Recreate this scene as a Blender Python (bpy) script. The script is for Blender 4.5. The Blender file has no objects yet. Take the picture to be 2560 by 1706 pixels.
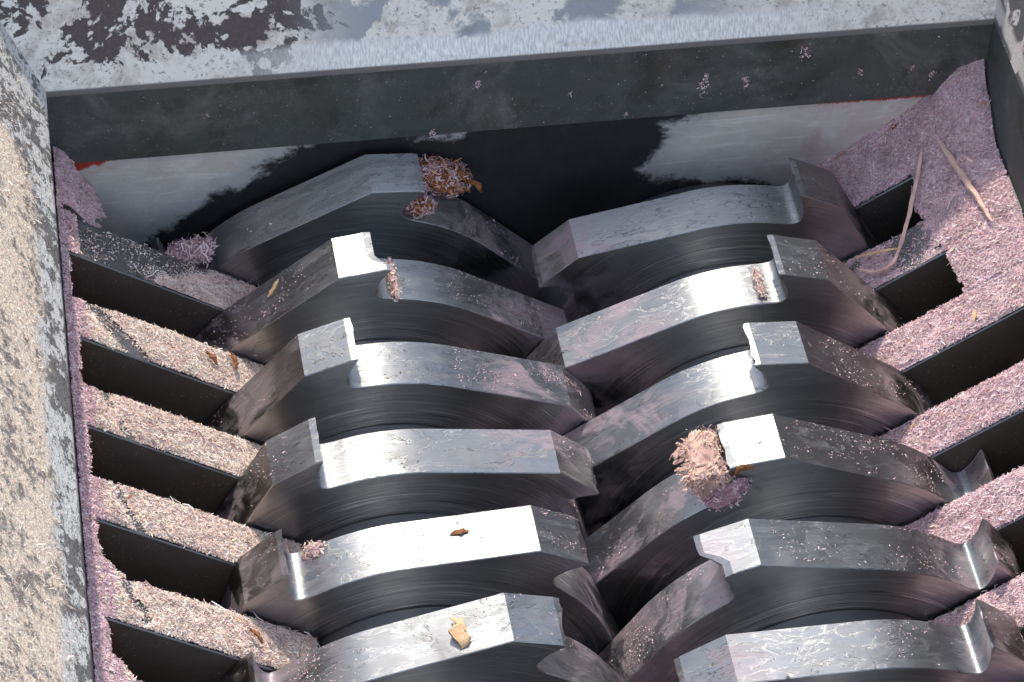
import bpy, bmesh, math
import numpy as np
from mathutils import Matrix, Vector

U = 0.14                      # metres per drawing unit (shaft half-spacing = 1)
rng = np.random.default_rng(11)
SC = bpy.context.scene
COL = SC.collection

# ------------------------------------------------------------------ camera
cam_d = bpy.data.cameras.new('camera'); cam = bpy.data.objects.new('camera', cam_d); COL.objects.link(cam)
az, el, roll = 0.2060, 0.8166, 0.0536
fw = np.array([math.sin(az)*math.cos(el), math.cos(az)*math.cos(el), -math.sin(el)])
r0 = np.array([math.cos(az), -math.sin(az), 0.0]); u0 = np.cross(r0, fw)
cr = math.cos(roll)*r0 + math.sin(roll)*u0
cu = -math.sin(roll)*r0 + math.cos(roll)*u0
M = Matrix(((cr[0], cu[0], -fw[0], -2.6121*U), (cr[1], cu[1], -fw[1], -12.2979*U), (cr[2], cu[2], -fw[2], 13.0252*U), (0, 0, 0, 1)))
cam.matrix_world = M
cam_d.sensor_width = 36.0; cam_d.lens = 8113.4*36/2560
cam_d.clip_start = 0.05; cam_d.clip_end = 500
SC.camera = cam

# ------------------------------------------------------------------ sky and sun
SUN = np.array([-0.075, 0.585, 0.809]); SUN /= np.linalg.norm(SUN)
sun_el = math.asin(SUN[2]); sun_az = math.atan2(SUN[0], SUN[1])
w = bpy.data.worlds.new('World'); SC.world = w; w.use_nodes = True
nt = w.node_tree
sky = nt.nodes.new('ShaderNodeTexSky'); sky.sky_type = 'NISHITA'; sky.sun_disc = False
sky.sun_elevation = sun_el; sky.sun_rotation = sun_az
sky.air_density = 1.0; sky.dust_density = 1.2; sky.ozone_density = 1.0
bg = nt.nodes['Background']; hs = nt.nodes.new('ShaderNodeHueSaturation'); hs.inputs['Saturation'].default_value = 0.6
nt.links.new(sky.outputs[0], hs.inputs['Color']); nt.links.new(hs.outputs[0], bg.inputs[0]); bg.inputs[1].default_value = 0.15
sd = bpy.data.lights.new('sun', 'SUN'); sd.energy = 2.0; sd.angle = math.radians(1.5); sd.color = (1.0, 0.91, 0.77)
so = bpy.data.objects.new('sun', sd); COL.objects.link(so)
so.rotation_euler = Vector((-SUN[0], -SUN[1], -SUN[2])).to_track_quat('-Z', 'Y').to_euler()
so.location = (0, 0, 3)
SC.view_settings.view_transform = 'Standard'; SC.view_settings.look = 'None'
SC.view_settings.exposure = 1.12; SC.view_settings.gamma = 1.0
SC.view_settings.use_curve_mapping = False
SC.render.engine = 'CYCLES'
SC.cycles.use_denoising = True
SC.cycles.max_bounces = 6
SC.cycles.use_adaptive_sampling = True; SC.cycles.adaptive_threshold = 0.03
SC.cycles.sample_clamp_indirect = 4.0

# ------------------------------------------------------------------ helpers
def hashv(ix, iy, iz, seed):
    h = (ix.astype(np.int64)*374761393 + iy.astype(np.int64)*668265263 + iz.astype(np.int64)*2147483647 + seed*1274126177) & 0xffffffff
    h = ((h ^ (h >> 13))*1274126177) & 0xffffffff
    h = ((h ^ (h >> 16))*2246822519) & 0xffffffff
    return ((h ^ (h >> 15)) & 0xffffff)/float(0xffffff)

def vnoise(p, seed=0):
    p = np.asarray(p, float)
    if p.shape[1] == 2: p = np.hstack([p, np.zeros((len(p), 1))])
    i = np.floor(p); f = p-i; f = f*f*(3-2*f)
    out = 0
    for dx in (0, 1):
        for dy in (0, 1):
            for dz in (0, 1):
                wgt = (f[:, 0] if dx else 1-f[:, 0])*(f[:, 1] if dy else 1-f[:, 1])*(f[:, 2] if dz else 1-f[:, 2])
                out = out + wgt*hashv(i[:, 0]+dx, i[:, 1]+dy, i[:, 2]+dz, seed)
    return out

def fbm(p, seed=0, oct=4):
    p = np.asarray(p, float); a = 0.5; s = 0; t = 0
    for k in range(oct):
        s = s + a*vnoise(p*(2.0**k), seed+k*17); t += a; a *= 0.5
    return s/t

def smooth(a, b, x):
    t = np.clip((x-a)/(b-a), 0, 1); return t*t*(3-2*t)

def link(o, parent=None):
    COL.objects.link(o)
    if parent is not None: o.parent = parent
    return o

def mesh_obj(name, verts, faces, mats, parent=None, sharp=None, fmat=None, origin=(0, 0, 0), colors=None, uvs=None):
    """verts in drawing units, world placed; origin in units."""
    v = (np.asarray(verts, float)-np.asarray(origin, float))*U
    me = bpy.data.meshes.new(name)
    if isinstance(faces, np.ndarray):
        n = faces.shape[1]; nf = len(faces)
        me.vertices.add(len(v)); me.vertices.foreach_set('co', v.ravel())
        me.loops.add(nf*n); me.polygons.add(nf)
        me.loops.foreach_set('vertex_index', faces.astype(np.int32).ravel())
        me.polygons.foreach_set('loop_start', np.arange(0, nf*n, n, dtype=np.int32))
        me.polygons.foreach_set('loop_total', np.full(nf, n, dtype=np.int32))
        me.update(calc_edges=True)
    else:
        me.from_pydata([tuple(x) for x in v], [], faces); me.update()
    for m in (mats if isinstance(mats, (list, tuple)) else [mats]): me.materials.append(m)
    if fmat is not None: me.polygons.foreach_set('material_index', np.asarray(fmat, np.int32))
    if sharp is not None:
        me.polygons.foreach_set('use_smooth', np.ones(len(me.polygons), bool))
        me.set_sharp_from_angle(angle=math.radians(sharp))
    if colors is not None:
        at = me.color_attributes.new('col', 'FLOAT_COLOR', 'POINT')
        c = np.ones((len(v), 4), np.float32); c[:, :3] = colors; at.data.foreach_set('color', c.ravel())
    if uvs is not None:
        lay = me.uv_layers.new(name='UVMap')
        idx = np.empty(len(me.loops), np.int32); me.loops.foreach_get('vertex_index', idx)
        lay.data.foreach_set('uv', np.asarray(uvs, np.float32)[idx].ravel())
    o = bpy.data.objects.new(name, me)
    o.location = tuple(np.asarray(origin, float)*U)
    return link(o, parent)

def thing(name, label, cat, loc=(0, 0, 0), group=None):
    o = bpy.data.objects.new(name, None); COL.objects.link(o)
    o.empty_display_size = 0.05
    tag(o, label, cat, group); return o

def tag(o, label, cat, group=None, kind=None):
    o['label'] = label; o['category'] = cat
    if group: o['group'] = group
    if kind: o['kind'] = kind
    return o

# ------------------------------------------------------------------ material nodes
class Nodes:
    def __init__(s, name):
        s.m = bpy.data.materials.new(name); s.m.use_nodes = True
        s.t = s.m.node_tree; s.b = s.t.nodes['Principled BSDF']; s.L = s.t.links
    def n(s, typ, **kw):
        x = s.t.nodes.new(typ)
        for k, v in kw.items(): setattr(x, k, v)
        return x
    def put(s, sock, v):
        if hasattr(v, 'node'): s.L.new(v, sock)
        elif isinstance(v, (tuple, list)):
            sock.default_value = tuple(v)+(1.0,) if len(v) == 3 and len(sock.default_value) == 4 else tuple(v)
        else: sock.default_value = v
    def math(s, op, a, b=0.0, c=None, clamp=False):
        x = s.n('ShaderNodeMath', operation=op, use_clamp=clamp); s.put(x.inputs[0], a); s.put(x.inputs[1], b)
        if c is not None: s.put(x.inputs[2], c)
        return x.outputs[0]
    def noise(s, vec, scale, detail=4, rough=0.55, dist=0.0):
        x = s.n('ShaderNodeTexNoise'); s.put(x.inputs['Vector'], vec); x.inputs['Scale'].default_value = scale
        x.inputs['Detail'].default_value = detail; x.inputs['Roughness'].default_value = rough; x.inputs['Distortion'].default_value = dist
        return x.outputs['Fac']
    def step(s, v, a, b, lo=0.0, hi=1.0):
        x = s.n('ShaderNodeMapRange', interpolation_type='SMOOTHSTEP'); s.put(x.inputs[0], v)
        s.put(x.inputs[1], a); s.put(x.inputs[2], b); s.put(x.inputs[3], lo); s.put(x.inputs[4], hi); return x.outputs[0]
    def mix(s, f, a, b):
        x = s.n('ShaderNodeMix', data_type='RGBA'); s.put(x.inputs[0], f); s.put(x.inputs[6], a); s.put(x.inputs[7], b); return x.outputs[2]
    def mixf(s, f, a, b):
        x = s.n('ShaderNodeMix', data_type='FLOAT'); s.put(x.inputs[0], f); s.put(x.inputs[2], a); s.put(x.inputs[3], b); return x.outputs[0]
    def vec(s, x, y, z):
        c = s.n('ShaderNodeCombineXYZ'); s.put(c.inputs[0], x); s.put(c.inputs[1], y); s.put(c.inputs[2], z); return c.outputs[0]
    def sep(s, v):
        c = s.n('ShaderNodeSeparateXYZ'); s.put(c.inputs[0], v); return c.outputs
    def obj(s):
        return s.n('ShaderNodeTexCoord').outputs['Object']
    def gen(s, scale=1/0.14):      # object coordinates in drawing units
        x = s.n('ShaderNodeVectorMath', operation='SCALE'); s.put(x.inputs[0], s.obj()); x.inputs[3].default_value = scale; return x.outputs[0]
    def uv(s):
        return s.n('ShaderNodeUVMap', uv_map='UVMap').outputs[0]
    def add(s, a, b):
        x = s.n('ShaderNodeVectorMath', operation='ADD'); s.put(x.inputs[0], a); s.put(x.inputs[1], b); return x.outputs[0]
    def bump(s, h, strength=0.3, dist=0.001):
        x = s.n('ShaderNodeBump'); x.inputs['Strength'].default_value = strength; x.inputs['Distance'].default_value = dist
        s.put(x.inputs['Height'], h); s.put(s.b.inputs['Normal'], x.outputs[0]); return x
    def aniso(s, a):
        t = s.n('ShaderNodeTangent', direction_type='RADIAL', axis='Y'); s.L.new(t.outputs[0], s.b.inputs['Tangent'])
        s.b.inputs['Anisotropic'].default_value = a; s.b.inputs['Anisotropic Rotation'].default_value = 0.25
    def out(s, color=None, metal=None, rough=None, spec=None):
        if color is not None: s.put(s.b.inputs['Base Color'], color)
        if metal is not None: s.put(s.b.inputs['Metallic'], metal)
        if rough is not None: s.put(s.b.inputs['Roughness'], rough)
        if spec is not None: s.put(s.b.inputs['Specular IOR Level'], spec)
        return s.m

def rnd_vec(N):
    r = N.n('ShaderNodeObjectInfo').outputs['Random']
    k = N.math('MULTIPLY', r, 37.0)
    return N.vec(k, N.math('MULTIPLY', r, 91.0), N.math('MULTIPLY', r, 53.0))

def polar(N):
    p = N.sep(N.gen())
    th = N.math('ARCTAN2', p[0], p[2]); r = N.math('SQRT', N.math('ADD', N.math('MULTIPLY', p[0], p[0]), N.math('MULTIPLY', p[2], p[2])))
    return th, p[1], r

def mat_rim():
    N = Nodes('cutter_rim_steel'); th, y, r = polar(N); off = rnd_vec(N)
    base = N.add(N.vec(th, y, r), off)
    st = N.add(N.vec(N.math('MULTIPLY', th, 2.2), N.math('MULTIPLY', y, 26.0), N.math('MULTIPLY', r, 3.0)), off)
    streak = N.noise(st, 1.6, 5, 0.6)
    fine = N.noise(N.add(N.vec(N.math('MULTIPLY', th, 7.0), N.math('MULTIPLY', y, 110.0), N.math('MULTIPLY', r, 20.0)), off), 1.0, 3)
    blot = N.noise(base, 3.2, 5, 0.62, 0.6)
    lay = N.noise(N.add(N.vec(N.math('MULTIPLY', th, 1.9), N.math('MULTIPLY', y, 5.5), r), off), 2.3, 7, 0.62, 1.0)
    film = N.step(lay, 0.47, 0.53)
    crack = N.math('MULTIPLY', N.step(N.math('ABSOLUTE', N.math('SUBTRACT', lay, 0.50)), 0.011, 0.003), N.step(blot, 0.42, 0.56))
    pit = N.step(N.noise(N.gen(), 24.0, 3, 0.5), 0.69, 0.73)
    specks = N.step(N.noise(N.gen(), 64.0, 2, 0.5), 0.66, 0.72)
    dustz = N.step(N.noise(base, 2.1, 3), 0.46, 0.68)
    dust = N.math('MULTIPLY', specks, dustz)
    scr = N.step(fine, 0.66, 0.72)
    c = N.mix(streak, (0.32, 0.327, 0.338), (0.45, 0.457, 0.468))
    c = N.mix(N.math('MULTIPLY', scr, 0.4), c, (0.55, 0.55, 0.55))
    c = N.mix(N.math('MULTIPLY', N.step(blot, 0.58, 0.78), 0.35), c, (0.14, 0.13, 0.125))
    cake = N.math('MULTIPLY', film, N.step(N.noise(base, 8.0, 4, 0.65), 0.42, 0.70, 0.0, 0.16))
    c = N.mix(cake, c, (0.40, 0.385, 0.37))
    c = N.mix(N.math('MULTIPLY', crack, 0.75), c, (0.06, 0.055, 0.05))
    spot = N.math('MULTIPLY', pit, 0.8)
    c = N.mix(spot, c, (0.09, 0.075, 0.07))
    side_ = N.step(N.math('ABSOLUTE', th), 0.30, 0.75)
    pink = N.math('MULTIPLY', N.math('MULTIPLY', N.step(N.noise(base, 3.0, 7, 0.68, 0.8), 0.46, 0.60), side_), N.step(fine, 0.25, 0.75, 0.26, 0.58))  # mauve dust film that also paints in the pink sawdust's reflection
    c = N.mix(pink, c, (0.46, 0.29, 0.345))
    c = N.mix(dust, c, (0.66, 0.53, 0.52))
    nm = N.math('MAXIMUM', N.math('MAXIMUM', dust, spot), N.math('MAXIMUM', cake, pink))
    ro = N.math('ADD', 0.34, N.math('MULTIPLY', streak, 0.18))
    ro = N.math('ADD', ro, N.math('MULTIPLY', film, 0.10)); ro = N.math('ADD', ro, N.math('MULTIPLY', nm, 0.35)); ro = N.math('ADD', ro, N.math('MULTIPLY', N.step(blot, 0.50, 0.74), 0.12))
    h = N.math('ADD', N.math('MULTIPLY', streak, 0.9), N.math('ADD', N.math('MULTIPLY', fine, 0.45), N.math('MULTIPLY', film, 0.25)))
    h = N.math('ADD', h, N.math('MULTIPLY', N.noise(base, 5.0, 2), 0.7)); h = N.math('SUBTRACT', h, N.math('MULTIPLY', spot, 0.6))
    N.bump(h, 0.38, 0.0009); N.aniso(0.85)
    return N.out(c, N.math('SUBTRACT', 1.0, nm), ro)

def mat_face():
    N = Nodes('cutter_face_steel'); th, y, r = polar(N); off = rnd_vec(N)
    ring = N.noise(N.add(N.vec(N.math('MULTIPLY', th, 0.7), 0.0, N.math('MULTIPLY', r, 30.0)), off), 1.0, 6, 0.7)
    fine = N.noise(N.add(N.vec(N.math('MULTIPLY', th, 1.8), 0.0, N.math('MULTIPLY', r, 120.0)), off), 1.0, 3, 0.6)
    blot = N.noise(N.add(N.gen(), off), 2.6, 4, 0.6)
    inner = N.step(r, 1.06, 0.84)
    arc = N.math('MULTIPLY', N.step(fine, 0.56, 0.66), inner)
    gro = N.math('MULTIPLY', N.step(fine, 0.42, 0.34), inner)
    c = N.mix(ring, (0.26, 0.27, 0.285), (0.50, 0.51, 0.53))
    c = N.mix(N.step(blot, 0.45, 0.75, 0, 0.5), c, (0.24, 0.245, 0.25))
    c = N.mix(N.math('MULTIPLY', arc, 0.7), c, (0.88, 0.89, 0.91))
    c = N.mix(N.math('MULTIPLY', gro, 0.7), c, (0.10, 0.10, 0.105))
    specks = N.math('MULTIPLY', N.step(N.noise(N.gen(), 60.0, 2), 0.70, 0.76), N.step(blot, 0.4, 0.6))
    c = N.mix(N.math('MULTIPLY', specks, 0.6), c, (0.5, 0.40, 0.40))
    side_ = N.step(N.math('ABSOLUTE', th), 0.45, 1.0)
    pink = N.math('MULTIPLY', N.step(N.noise(N.add(N.gen(), off), 2.1, 6, 0.65, 0.5), 0.45, 0.62), N.math('MULTIPLY', side_, 0.55))  # tint towards the combs: part dust, part painted-in reflection of the sawdust
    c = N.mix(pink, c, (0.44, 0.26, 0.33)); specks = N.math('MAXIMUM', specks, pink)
    ro = N.math('ADD', 0.17, N.math('ADD', N.math('MULTIPLY', blot, 0.18), N.math('MULTIPLY', ring, 0.12)))
    h = N.math('ADD', N.math('MULTIPLY', ring, 0.8), N.math('MULTIPLY', fine, 0.7))
    N.bump(h, 0.5, 0.0009); N.aniso(0.7)
    return N.out(c, N.mixf(specks, 1.0, 0.2), ro)

def mat_steel(name, dark, light, rough, dustamt=0.3, dustcol=(0.52, 0.42, 0.42), metal=1.0, scale=4.0, rust=0.0, smudge=0.0, redx=0.0):
    N = Nodes(name); g = N.gen()
    b = N.noise(g, scale, 6, 0.65, 0.4); f = N.noise(g, 70.0, 3, 0.6)
    p = N.sep(g); s = N.noise(N.vec(N.math('MULTIPLY', p[0], 1.5), N.math('MULTIPLY', p[1], 12.0), N.math('MULTIPLY', p[2], 14.0)), 1.6, 4)
    c = N.mix(N.math('ADD', N.math('MULTIPLY', b, 0.7), N.math('MULTIPLY', s, 0.3)), dark, light)
    if rust > 0: c = N.mix(N.math('MULTIPLY', N.step(N.noise(g, 2.3, 5, 0.7), 0.5, 0.72), rust), c, (0.10, 0.055, 0.03))
    if smudge > 0:
        sm = N.noise(N.add(g, (3.0, 5.0, 7.0)), 1.7, 7, 0.72, 0.8)
        c = N.mix(N.step(sm, 0.48, 0.68, 0.0, smudge), c, (0.24, 0.245, 0.24))
        c = N.mix(N.step(N.noise(g, 2.4, 8, 0.75, 0.6), 0.50, 0.66, 0.0, smudge*0.8), c, (0.04, 0.04, 0.036))
    if redx > 0:
        rm = N.step(N.math('ADD', p[0], N.math('MULTIPLY', N.math('SUBTRACT', b, 0.5), 0.2)), -redx+0.05, -redx-0.06)
        c = N.mix(N.math('MULTIPLY', rm, 0.6), c, (0.16, 0.03, 0.022))
    d = N.math('MULTIPLY', N.step(f, 0.62, 0.72), N.math('MULTIPLY', N.step(b, 0.38, 0.62), dustamt))
    c = N.mix(d, c, dustcol)
    N.bump(N.math('ADD', N.math('MULTIPLY', b, 1.0), N.math('MULTIPLY', f, 0.35)), 0.3, 0.0012)
    return N.out(c, N.math('MULTIPLY', N.math('SUBTRACT', 1.0, d), metal), N.math('ADD', rough, N.math('MULTIPLY', b, 0.25)))

def mat_plain(name, c1, c2, scale=20.0, rough=0.85, bump=0.4, dist=0.0015):
    N = Nodes(name); g = N.gen(); b = N.noise(g, scale, 5, 0.65)
    N.bump(b, bump, dist)
    return N.out(N.mix(N.step(b, 0.3, 0.7), c1, c2), 0.0, rough, 0.25)

def mat_vcol(name, rough=0.8):
    N = Nodes(name); a = N.n('ShaderNodeVertexColor', layer_name='col')
    g = N.noise(N.gen(), 120.0, 2)
    c = N.mix(N.math('MULTIPLY', g, 0.25), a.outputs[0], (0.55, 0.42, 0.40))
    m = N.out(c, 0.0, rough, 0.2)
    return m

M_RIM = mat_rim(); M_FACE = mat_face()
M_SPACER = mat_steel('spacer_steel', (0.16, 0.16, 0.165), (0.36, 0.36, 0.37), 0.30, 0.25)
M_FINGER = mat_steel('comb_steel', (0.13, 0.13, 0.135), (0.30, 0.30, 0.305), 0.42, 0.5)
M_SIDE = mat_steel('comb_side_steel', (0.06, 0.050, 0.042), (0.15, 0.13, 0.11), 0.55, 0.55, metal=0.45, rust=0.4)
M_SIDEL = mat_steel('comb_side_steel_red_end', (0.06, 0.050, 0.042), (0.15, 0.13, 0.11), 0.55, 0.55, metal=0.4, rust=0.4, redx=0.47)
M_RED = mat_plain('red_primer', (0.16, 0.018, 0.014), (0.30, 0.03, 0.022), 12.0, 0.6)
M_BAR = mat_steel('bar_steel', (0.045, 0.053, 0.052), (0.16, 0.175, 0.17), 0.50, 0.45, metal=0.55, rust=0.35, scale=3.0, smudge=0.6)
M_PLATE = mat_steel('end_plate_steel', (0.020, 0.022, 0.024), (0.055, 0.058, 0.06), 0.45, 0.2, metal=0.5)
def mat_resid():
    N = Nodes('pale_residue'); g = N.gen(); p = N.sep(g)
    sw = N.noise(g, 2.2, 6, 0.65, 1.5); mid = N.noise(g, 7.0, 6, 0.7, 0.6); fine = N.noise(g, 45.0, 4, 0.7)
    str_ = N.noise(N.vec(N.math('MULTIPLY', p[0], 2.0), 0.0, N.math('MULTIPLY', p[2], 16.0)), 1.3, 5, 0.65, 0.7)
    c = N.mix(mid, (0.40, 0.37, 0.345), (0.64, 0.615, 0.58))
    c = N.mix(N.step(str_, 0.55, 0.70, 0, 0.5), c, (0.72, 0.71, 0.69))
    c = N.mix(N.step(sw, 0.52, 0.70, 0, 0.6), c, (0.42, 0.29, 0.27))
    c = N.mix(N.step(fine, 0.66, 0.76, 0, 0.6), c, (0.16, 0.12, 0.11))
    N.bump(N.math('ADD', mid, N.math('MULTIPLY', fine, 0.4)), 0.4, 0.0012)
    return N.out(c, 0.0, 0.75, 0.25)
M_RESID = mat_resid()
M_REDP = mat_plain('red_paint', (0.34, 0.03, 0.025), (0.50, 0.055, 0.04), 9.0, 0.5, 0.2)
M_DARK = mat_steel('housing_steel', (0.02, 0.018, 0.016), (0.05, 0.045, 0.04), 0.6, 0.1, metal=0.4)
M_FIBRE = mat_vcol('sawdust_fibre')
M_DUST = mat_plain('sawdust_packed', (0.38, 0.235, 0.255), (0.60, 0.42, 0.41), 30.0, 0.95, 0.9, 0.003)
M_SPLIT = mat_plain('fresh_wood', (0.52, 0.33, 0.30), (0.70, 0.50, 0.42), 22.0, 0.7)
M_WAD = mat_plain('torn_wood', (0.36, 0.22, 0.20), (0.62, 0.44, 0.36), 16.0, 0.8)
M_MAUVE = mat_plain('mauve_pulp', (0.34, 0.20, 0.25), (0.52, 0.34, 0.38), 18.0, 0.85)
M_BARK = mat_plain('brown_bark', (0.14, 0.055, 0.025), (0.34, 0.15, 0.06), 25.0, 0.75)
M_CHIP = mat_plain('yellow_wood', (0.58, 0.36, 0.19), (0.78, 0.55, 0.34), 22.0, 0.7)

PAL_C = np.array([[.94, .81, .69], [.92, .74, .64], [.96, .88, .79], [.84, .61, .58], [.92, .75, .64], [.57, .36, .36], [.90, .66, .44]])
PAL_M = np.array([[.82, .65, .66], [.76, .54, .59], [.87, .76, .76], [.68, .43, .50], [.74, .52, .57], [.40, .23, .30], [.78, .55, .45]])
PAL_P = np.array([.20, .20, .18, .15, .15, .09, .03])

PAL_W = np.array([[.78, .60, .46], [.76, .55, .44], [.84, .72, .60], [.78, .50, .47], [.84, .60, .52], [.6, .36, .38], [.88, .62, .36]])
PAL_R = np.array([[.80, .56, .60], [.74, .48, .54], [.88, .74, .74], [.66, .40, .46], [.50, .24, .10], [.40, .18, .10], [.62, .30, .10]])

# ------------------------------------------------------------------ geometry of the machine (units)
P, T, OFF = 0.5941, 0.2916, 0.29705
RE, RT, RC, RB = 1.217, 1.2437, 1.2455, 1.033
FL, FR, STEP = math.radians(18.51), math.radians(-56.40), math.radians(-12.0)
RS = 0.735
YWALL = lambda x: 0.045-0.012*x

def tooth_profile():
    """(angle ahead of the tip in degrees, radius) for one 72 degree tooth space"""
    ctrl = [(0, RC), (-1.3, 1.205), (-2.6, 1.165), (-3.6, 1.122), (-3.95, 1.092), (-3.7, 1.066), (-2.7, 1.049), (-1.0, 1.038), (1.5, 1.0335), (4.0, RB)]
    c = np.array([(r*math.sin(math.radians(a)), r*math.cos(math.radians(a))) for a, r in ctrl])
    pts = [c[0]]
    ext = np.vstack([2*c[0]-c[1], c, [[RB*math.sin(math.radians(6)), RB*math.cos(math.radians(6))]]])
    for i in range(1, len(ext)-2):
        for k in range(1, 5):
            t = k/4; p0, p1, p2, p3 = ext[i-1:i+3]
            pts.append(0.5*((2*p1)+(-p0+p2)*t+(2*p0-5*p1+4*p2-p3)*t*t+(-p0+3*p1-3*p2+p3)*t**3))
    tang = 58.82-math.degrees(math.acos(RB/RE))
    for a in np.arange(6, tang+0.01, 1.5): pts.append(np.array([RB*math.sin(math.radians(a)), RB*math.cos(math.radians(a))]))
    a0 = np.array([RB*math.sin(math.radians(tang)), RB*math.cos(math.radians(tang))])
    e = np.array([RE*math.sin(math.radians(58.82)), RE*math.cos(math.radians(58.82))])
    for t in (0.25, 0.5, 0.75, 1.0): pts.append(a0+(e-a0)*t)
    iE = len(pts)-1
    tt = np.array([RT*math.sin(math.radians(70.26)), RT*math.cos(math.radians(70.26))])
    pts.append((e+tt)/2); pts.append(tt)
    return np.array(pts), iE
PROF, IE = tooth_profile()
NP_ = len(PROF)

def disc(side, k, parent, chips=None):
    xc = -1.0 if side == 0 else 1.0
    yb = -k*P-(OFF if side else 0.0); ym = yb-T/2
    tip = (FL if side == 0 else FR)+STEP*k
    mirror = 1 if side == 0 else -1
    ys = np.array([0, .004, .03, .075, .12, .17, .215, .26, T-.004, T])
    ring = []
    for j in range(5):
        a = math.radians(72)*j
        ca, sa = math.cos(a), math.sin(a)
        for p in PROF: ring.append((p[0]*ca+p[1]*sa, -p[0]*sa+p[1]*ca))
    ring = np.array(ring)
    lr = np.random.default_rng(100*side+k)
    V = []
    for yi, yy in enumerate(ys):
        q = ring.copy()
        if yi in (0, len(ys)-1):
            rr = np.hypot(q[:, 0], q[:, 1]); q *= ((rr-0.005)/rr)[:, None]
        for j in range(5):
            b = j*NP_
            nxt = ((j-1) % 5)*NP_     # the land in front of tip j belongs to the previous span
            jit = lr.normal(0, 0.0065)
            tipv = ring[b]; back = ring[nxt+NP_-1]; land = ring[nxt+IE]
            dirv = (land-back)/np.linalg.norm(land-back)
            q[b] += dirv*abs(jit)
            if chips and (j in chips):
                c = chips[j](yy/T)
                if c > 0:
                    q[b] = tipv+dirv*c; q[nxt+NP_-1] = back+dirv*(c+0.002) if c > 0.034 else q[nxt+NP_-1]
                    for m in range(1, 13):
                        f = 1-m/13; q[b+m] = ring[b+m]+dirv*c*f*0.9
        ang = tip
        x = q[:, 0]*mirror; z = q[:, 1]
        # rotate by tip angle: phi = tip + mirror*a
        X = x*math.cos(ang)+z*math.sin(ang); Z = -x*math.sin(ang)+z*math.cos(ang)
        V.append(np.stack([X+xc, np.full(len(X), yb-yy), Z], 1))
    n = len(ring); V = np.vstack(V)
    F = []; fm = []
    for s in range(len(ys)-1):
        for i in range(n):
            a, b = s*n+i, s*n+(i+1) % n; c, d_ = b+n, a+n
            F.append((a, b, c, d_) if mirror > 0 else (d_, c, b, a)); fm.append(0)
    bk = list(range(n)); fr = list(range((len(ys)-1)*n, len(ys)*n))
    F.append(bk[::-1] if mirror > 0 else bk); fm.append(1)
    F.append(fr if mirror > 0 else fr[::-1]); fm.append(1)
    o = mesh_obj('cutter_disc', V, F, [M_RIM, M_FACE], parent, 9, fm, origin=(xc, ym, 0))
    return o

def cyl(name, xc, y0, y1, r, mat, parent, n=96, bev=0.006):
    a = np.linspace(0, 2*math.pi, n, endpoint=False)
    prof = [(y0, r-bev), (y0-bev, r), (y1+bev, r), (y1, r-bev)]
    V = np.vstack([np.stack([xc+rr*np.sin(a), np.full(n, yy), rr*np.cos(a)], 1) for yy, rr in prof])
    F = []
    for s in range(3):
        for i in range(n): F.append((s*n+i, s*n+(i+1) % n, (s+1)*n+(i+1) % n, (s+1)*n+i))
    F.append(list(range(n))[::-1]); F.append(list(range(3*n, 4*n)))
    return mesh_obj(name, V, F, mat, parent, 30, origin=(xc, (y0+y1)/2, 0))

NK = 7
shaft_l = thing('cutter_shaft', 'left row of hooked steel cutter discs on their shaft, teeth leaning right', 'cutter shaft', group='counter-rotating cutter shafts')
shaft_r = thing('cutter_shaft', 'right row of hooked steel cutter discs on their shaft, teeth leaning left', 'cutter shaft', group='counter-rotating cutter shafts')
for side, sh in ((0, shaft_l), (1, shaft_r)):
    for k in range(NK):
        chips = None
        if side == 0 and k == 1:
            chips = {0: lambda f: 0.075*(1-float(smooth(.62, .9, np.array(f))))+0.01}
        if side == 1 and k == 4:
            chips = {4: lambda f: 0.10*float(smooth(.35, .75, np.array(f)))+0.006}
        if side == 0 and k == 5:
            chips = {1: lambda f: 0.02*float(smooth(.3, .5, np.array(f)))}
        disc(side, k, sh, chips)
        y0 = -k*P-(OFF if side else 0)-T
        cyl('spacer_ring', -1 if side == 0 else 1, y0-0.001, y0-(P-T)+0.001, RS, M_SPACER, sh)
    if side == 1: cyl('spacer_ring', 1, 0.03, -OFF+0.001, RS, M_SPACER, sh)
    cyl('shaft_core', -1 if side == 0 else 1, 0.035, -4.6, 0.42, M_SPACER, sh, 48)

# ------------------------------------------------------------------ stripper combs
def zc(side, x):
    x = np.asarray(x, float)
    return 1.277-0.69*(x+2.495) if side == 0 else 1.245-0.675*(2.495-x)

def prism(name, prof, y0, y1, mats, parent, fm=None, bev=0.006):
    """prof: list of (x,z) counter-clockwise seen from the front; y0 far, y1 near"""
    bm = bmesh.new()
    a = [bm.verts.new((x, y0, z)) for x, z in prof]; b = [bm.verts.new((x, y1, z)) for x, z in prof]
    n = len(prof)
    faces = [bm.faces.new(a[::-1]), bm.faces.new(b)]
    for i in range(n): faces.append(bm.faces.new((a[i], a[(i+1) % n], b[(i+1) % n], b[i])))
    if fm:
        for f, m in zip(faces, fm): f.material_index = m
    bmesh.ops.recalc_face_normals(bm, faces=bm.faces)
    if bev: bmesh.ops.bevel(bm, geom=list(bm.edges), offset=bev, segments=1, affect='EDGES', profile=0.5)
    xs = [p[0] for p in prof]; zs = [p[1] for p in prof]
    org = np.array([(min(xs)+max(xs))/2, (y0+y1)/2, (min(zs)+max(zs))/2])
    me = bpy.data.meshes.new(name)
    for v in bm.verts: v.co = (v.co-Vector(org))*U
    bm.to_mesh(me); bm.free()
    for m in (mats if isinstance(mats, list) else [mats]): me.materials.append(m)
    o = bpy.data.objects.new(name, me); o.location = tuple(org*U)
    return link(o, parent)

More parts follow.
